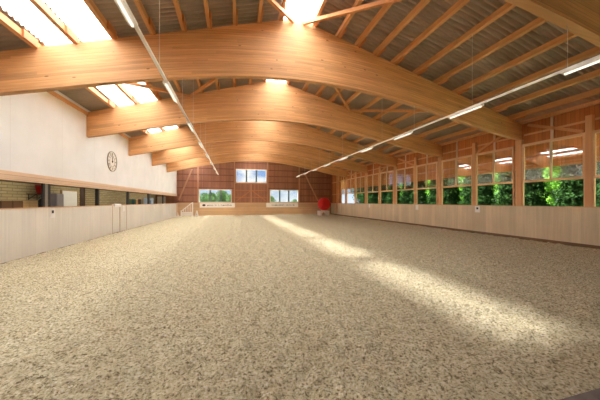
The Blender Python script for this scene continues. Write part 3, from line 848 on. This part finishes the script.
for i, (kd, mt, x, y) in enumerate(row):
    lab = ('dark conifer outside the right windows, %s from the camera' if kd == 'cone' else 'light green bush tree between the conifers, %s from the camera') % ORD[cc[kd]]
    tree(kd, cc[kd] % 3, mt, x, y, random.uniform(.85, 1.0) * (1 if kd == 'cone' else .8), lab, G_, rad=1.15 if kd == 'cone' else 2.0)
    cc[kd] += 1
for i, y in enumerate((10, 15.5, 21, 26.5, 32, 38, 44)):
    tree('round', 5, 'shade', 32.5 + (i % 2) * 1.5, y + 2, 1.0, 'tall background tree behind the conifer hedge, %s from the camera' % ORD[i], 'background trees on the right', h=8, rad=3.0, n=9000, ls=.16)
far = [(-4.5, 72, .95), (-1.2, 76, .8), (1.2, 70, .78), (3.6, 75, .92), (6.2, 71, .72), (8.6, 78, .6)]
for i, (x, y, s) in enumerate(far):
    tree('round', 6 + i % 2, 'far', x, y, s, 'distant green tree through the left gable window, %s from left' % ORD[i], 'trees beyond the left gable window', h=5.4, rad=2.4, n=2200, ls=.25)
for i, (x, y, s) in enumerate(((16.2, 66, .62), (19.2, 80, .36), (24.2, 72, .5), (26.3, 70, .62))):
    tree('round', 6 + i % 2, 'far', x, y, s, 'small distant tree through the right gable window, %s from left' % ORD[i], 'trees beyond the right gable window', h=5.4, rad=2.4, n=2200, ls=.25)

# ------------------------------------------------------------------ light
wd = bpy.data.worlds.new('World'); scene.world = wd; wd.use_nodes = True
nt = wd.node_tree; nt.nodes.clear()
out = nt.nodes.new('ShaderNodeOutputWorld'); bg = nt.nodes.new('ShaderNodeBackground'); nt.links.new(bg.outputs[0], out.inputs[0])
tc = nt.nodes.new('ShaderNodeTexCoord'); mp = nt.nodes.new('ShaderNodeMapping'); mp.inputs['Scale'].default_value = (1, 1, 2.2)
nt.links.new(tc.outputs['Generated'], mp.inputs[0])
nz = nt.nodes.new('ShaderNodeTexNoise'); nz.inputs['Scale'].default_value = 9; nz.inputs['Detail'].default_value = 6; nt.links.new(mp.outputs[0], nz.inputs['Vector'])
rp = nt.nodes.new('ShaderNodeValToRGB'); rp.color_ramp.elements[0].position = .5; rp.color_ramp.elements[1].position = .66
nt.links.new(nz.outputs['Fac'], rp.inputs[0])
sx = nt.nodes.new('ShaderNodeSeparateXYZ'); nt.links.new(tc.outputs['Generated'], sx.inputs[0])
gr = nt.nodes.new('ShaderNodeValToRGB'); nt.links.new(sx.outputs[2], gr.inputs[0])
e = gr.color_ramp.elements; e[0].position = 0; e[0].color = (.82, .9, 1, 1); e[1].position = .6; e[1].color = (.16, .32, .8, 1)
q = e.new(.045); q.color = (.62, .78, 1, 1); q = e.new(.1); q.color = (.33, .55, 1, 1)
mx = nt.nodes.new('ShaderNodeMix'); mx.data_type = 'RGBA'; nt.links.new(rp.outputs[0], mx.inputs[0]); nt.links.new(gr.outputs[0], mx.inputs[6]); mx.inputs[7].default_value = (1.15, 1.15, 1.15, 1)
nt.links.new(mx.outputs[2], bg.inputs[0]); bg.inputs[1].default_value = .32

def sun_light():
    l = bpy.data.lights.new('sun', 'SUN'); l.energy = 24.0; l.angle = math.radians(6.0); l.color = (.95, .965, 1)
    o = bpy.data.objects.new('sun', l); COL.objects.link(o)
    d = Vector((.2, -.27, -1)).normalized()         # from upper left behind, falling to the right
    o.rotation_euler = d.to_track_quat('-Z', 'Y').to_euler()
sun_light()

# ------------------------------------------------------------------ camera
cam = bpy.data.cameras.new('camera'); co = bpy.data.objects.new('camera', cam); COL.objects.link(co)
co.location = (6.62, 0, 1.81); co.rotation_euler = (PI / 2, 0, -.2601)
cam.sensor_width = 36; cam.lens = 251.4 / 600 * 36; cam.shift_y = 1.56 / 600; cam.clip_start = .05; cam.clip_end = 500
scene.camera = co
scene.view_settings.view_transform = 'Standard'; scene.view_settings.look = 'None'
scene.view_settings.gamma = 1; scene.view_settings.exposure = 1.68
scene.cycles.diffuse_bounces = 7; scene.cycles.transparent_max_bounces = 16; scene.cycles.max_bounces = 14
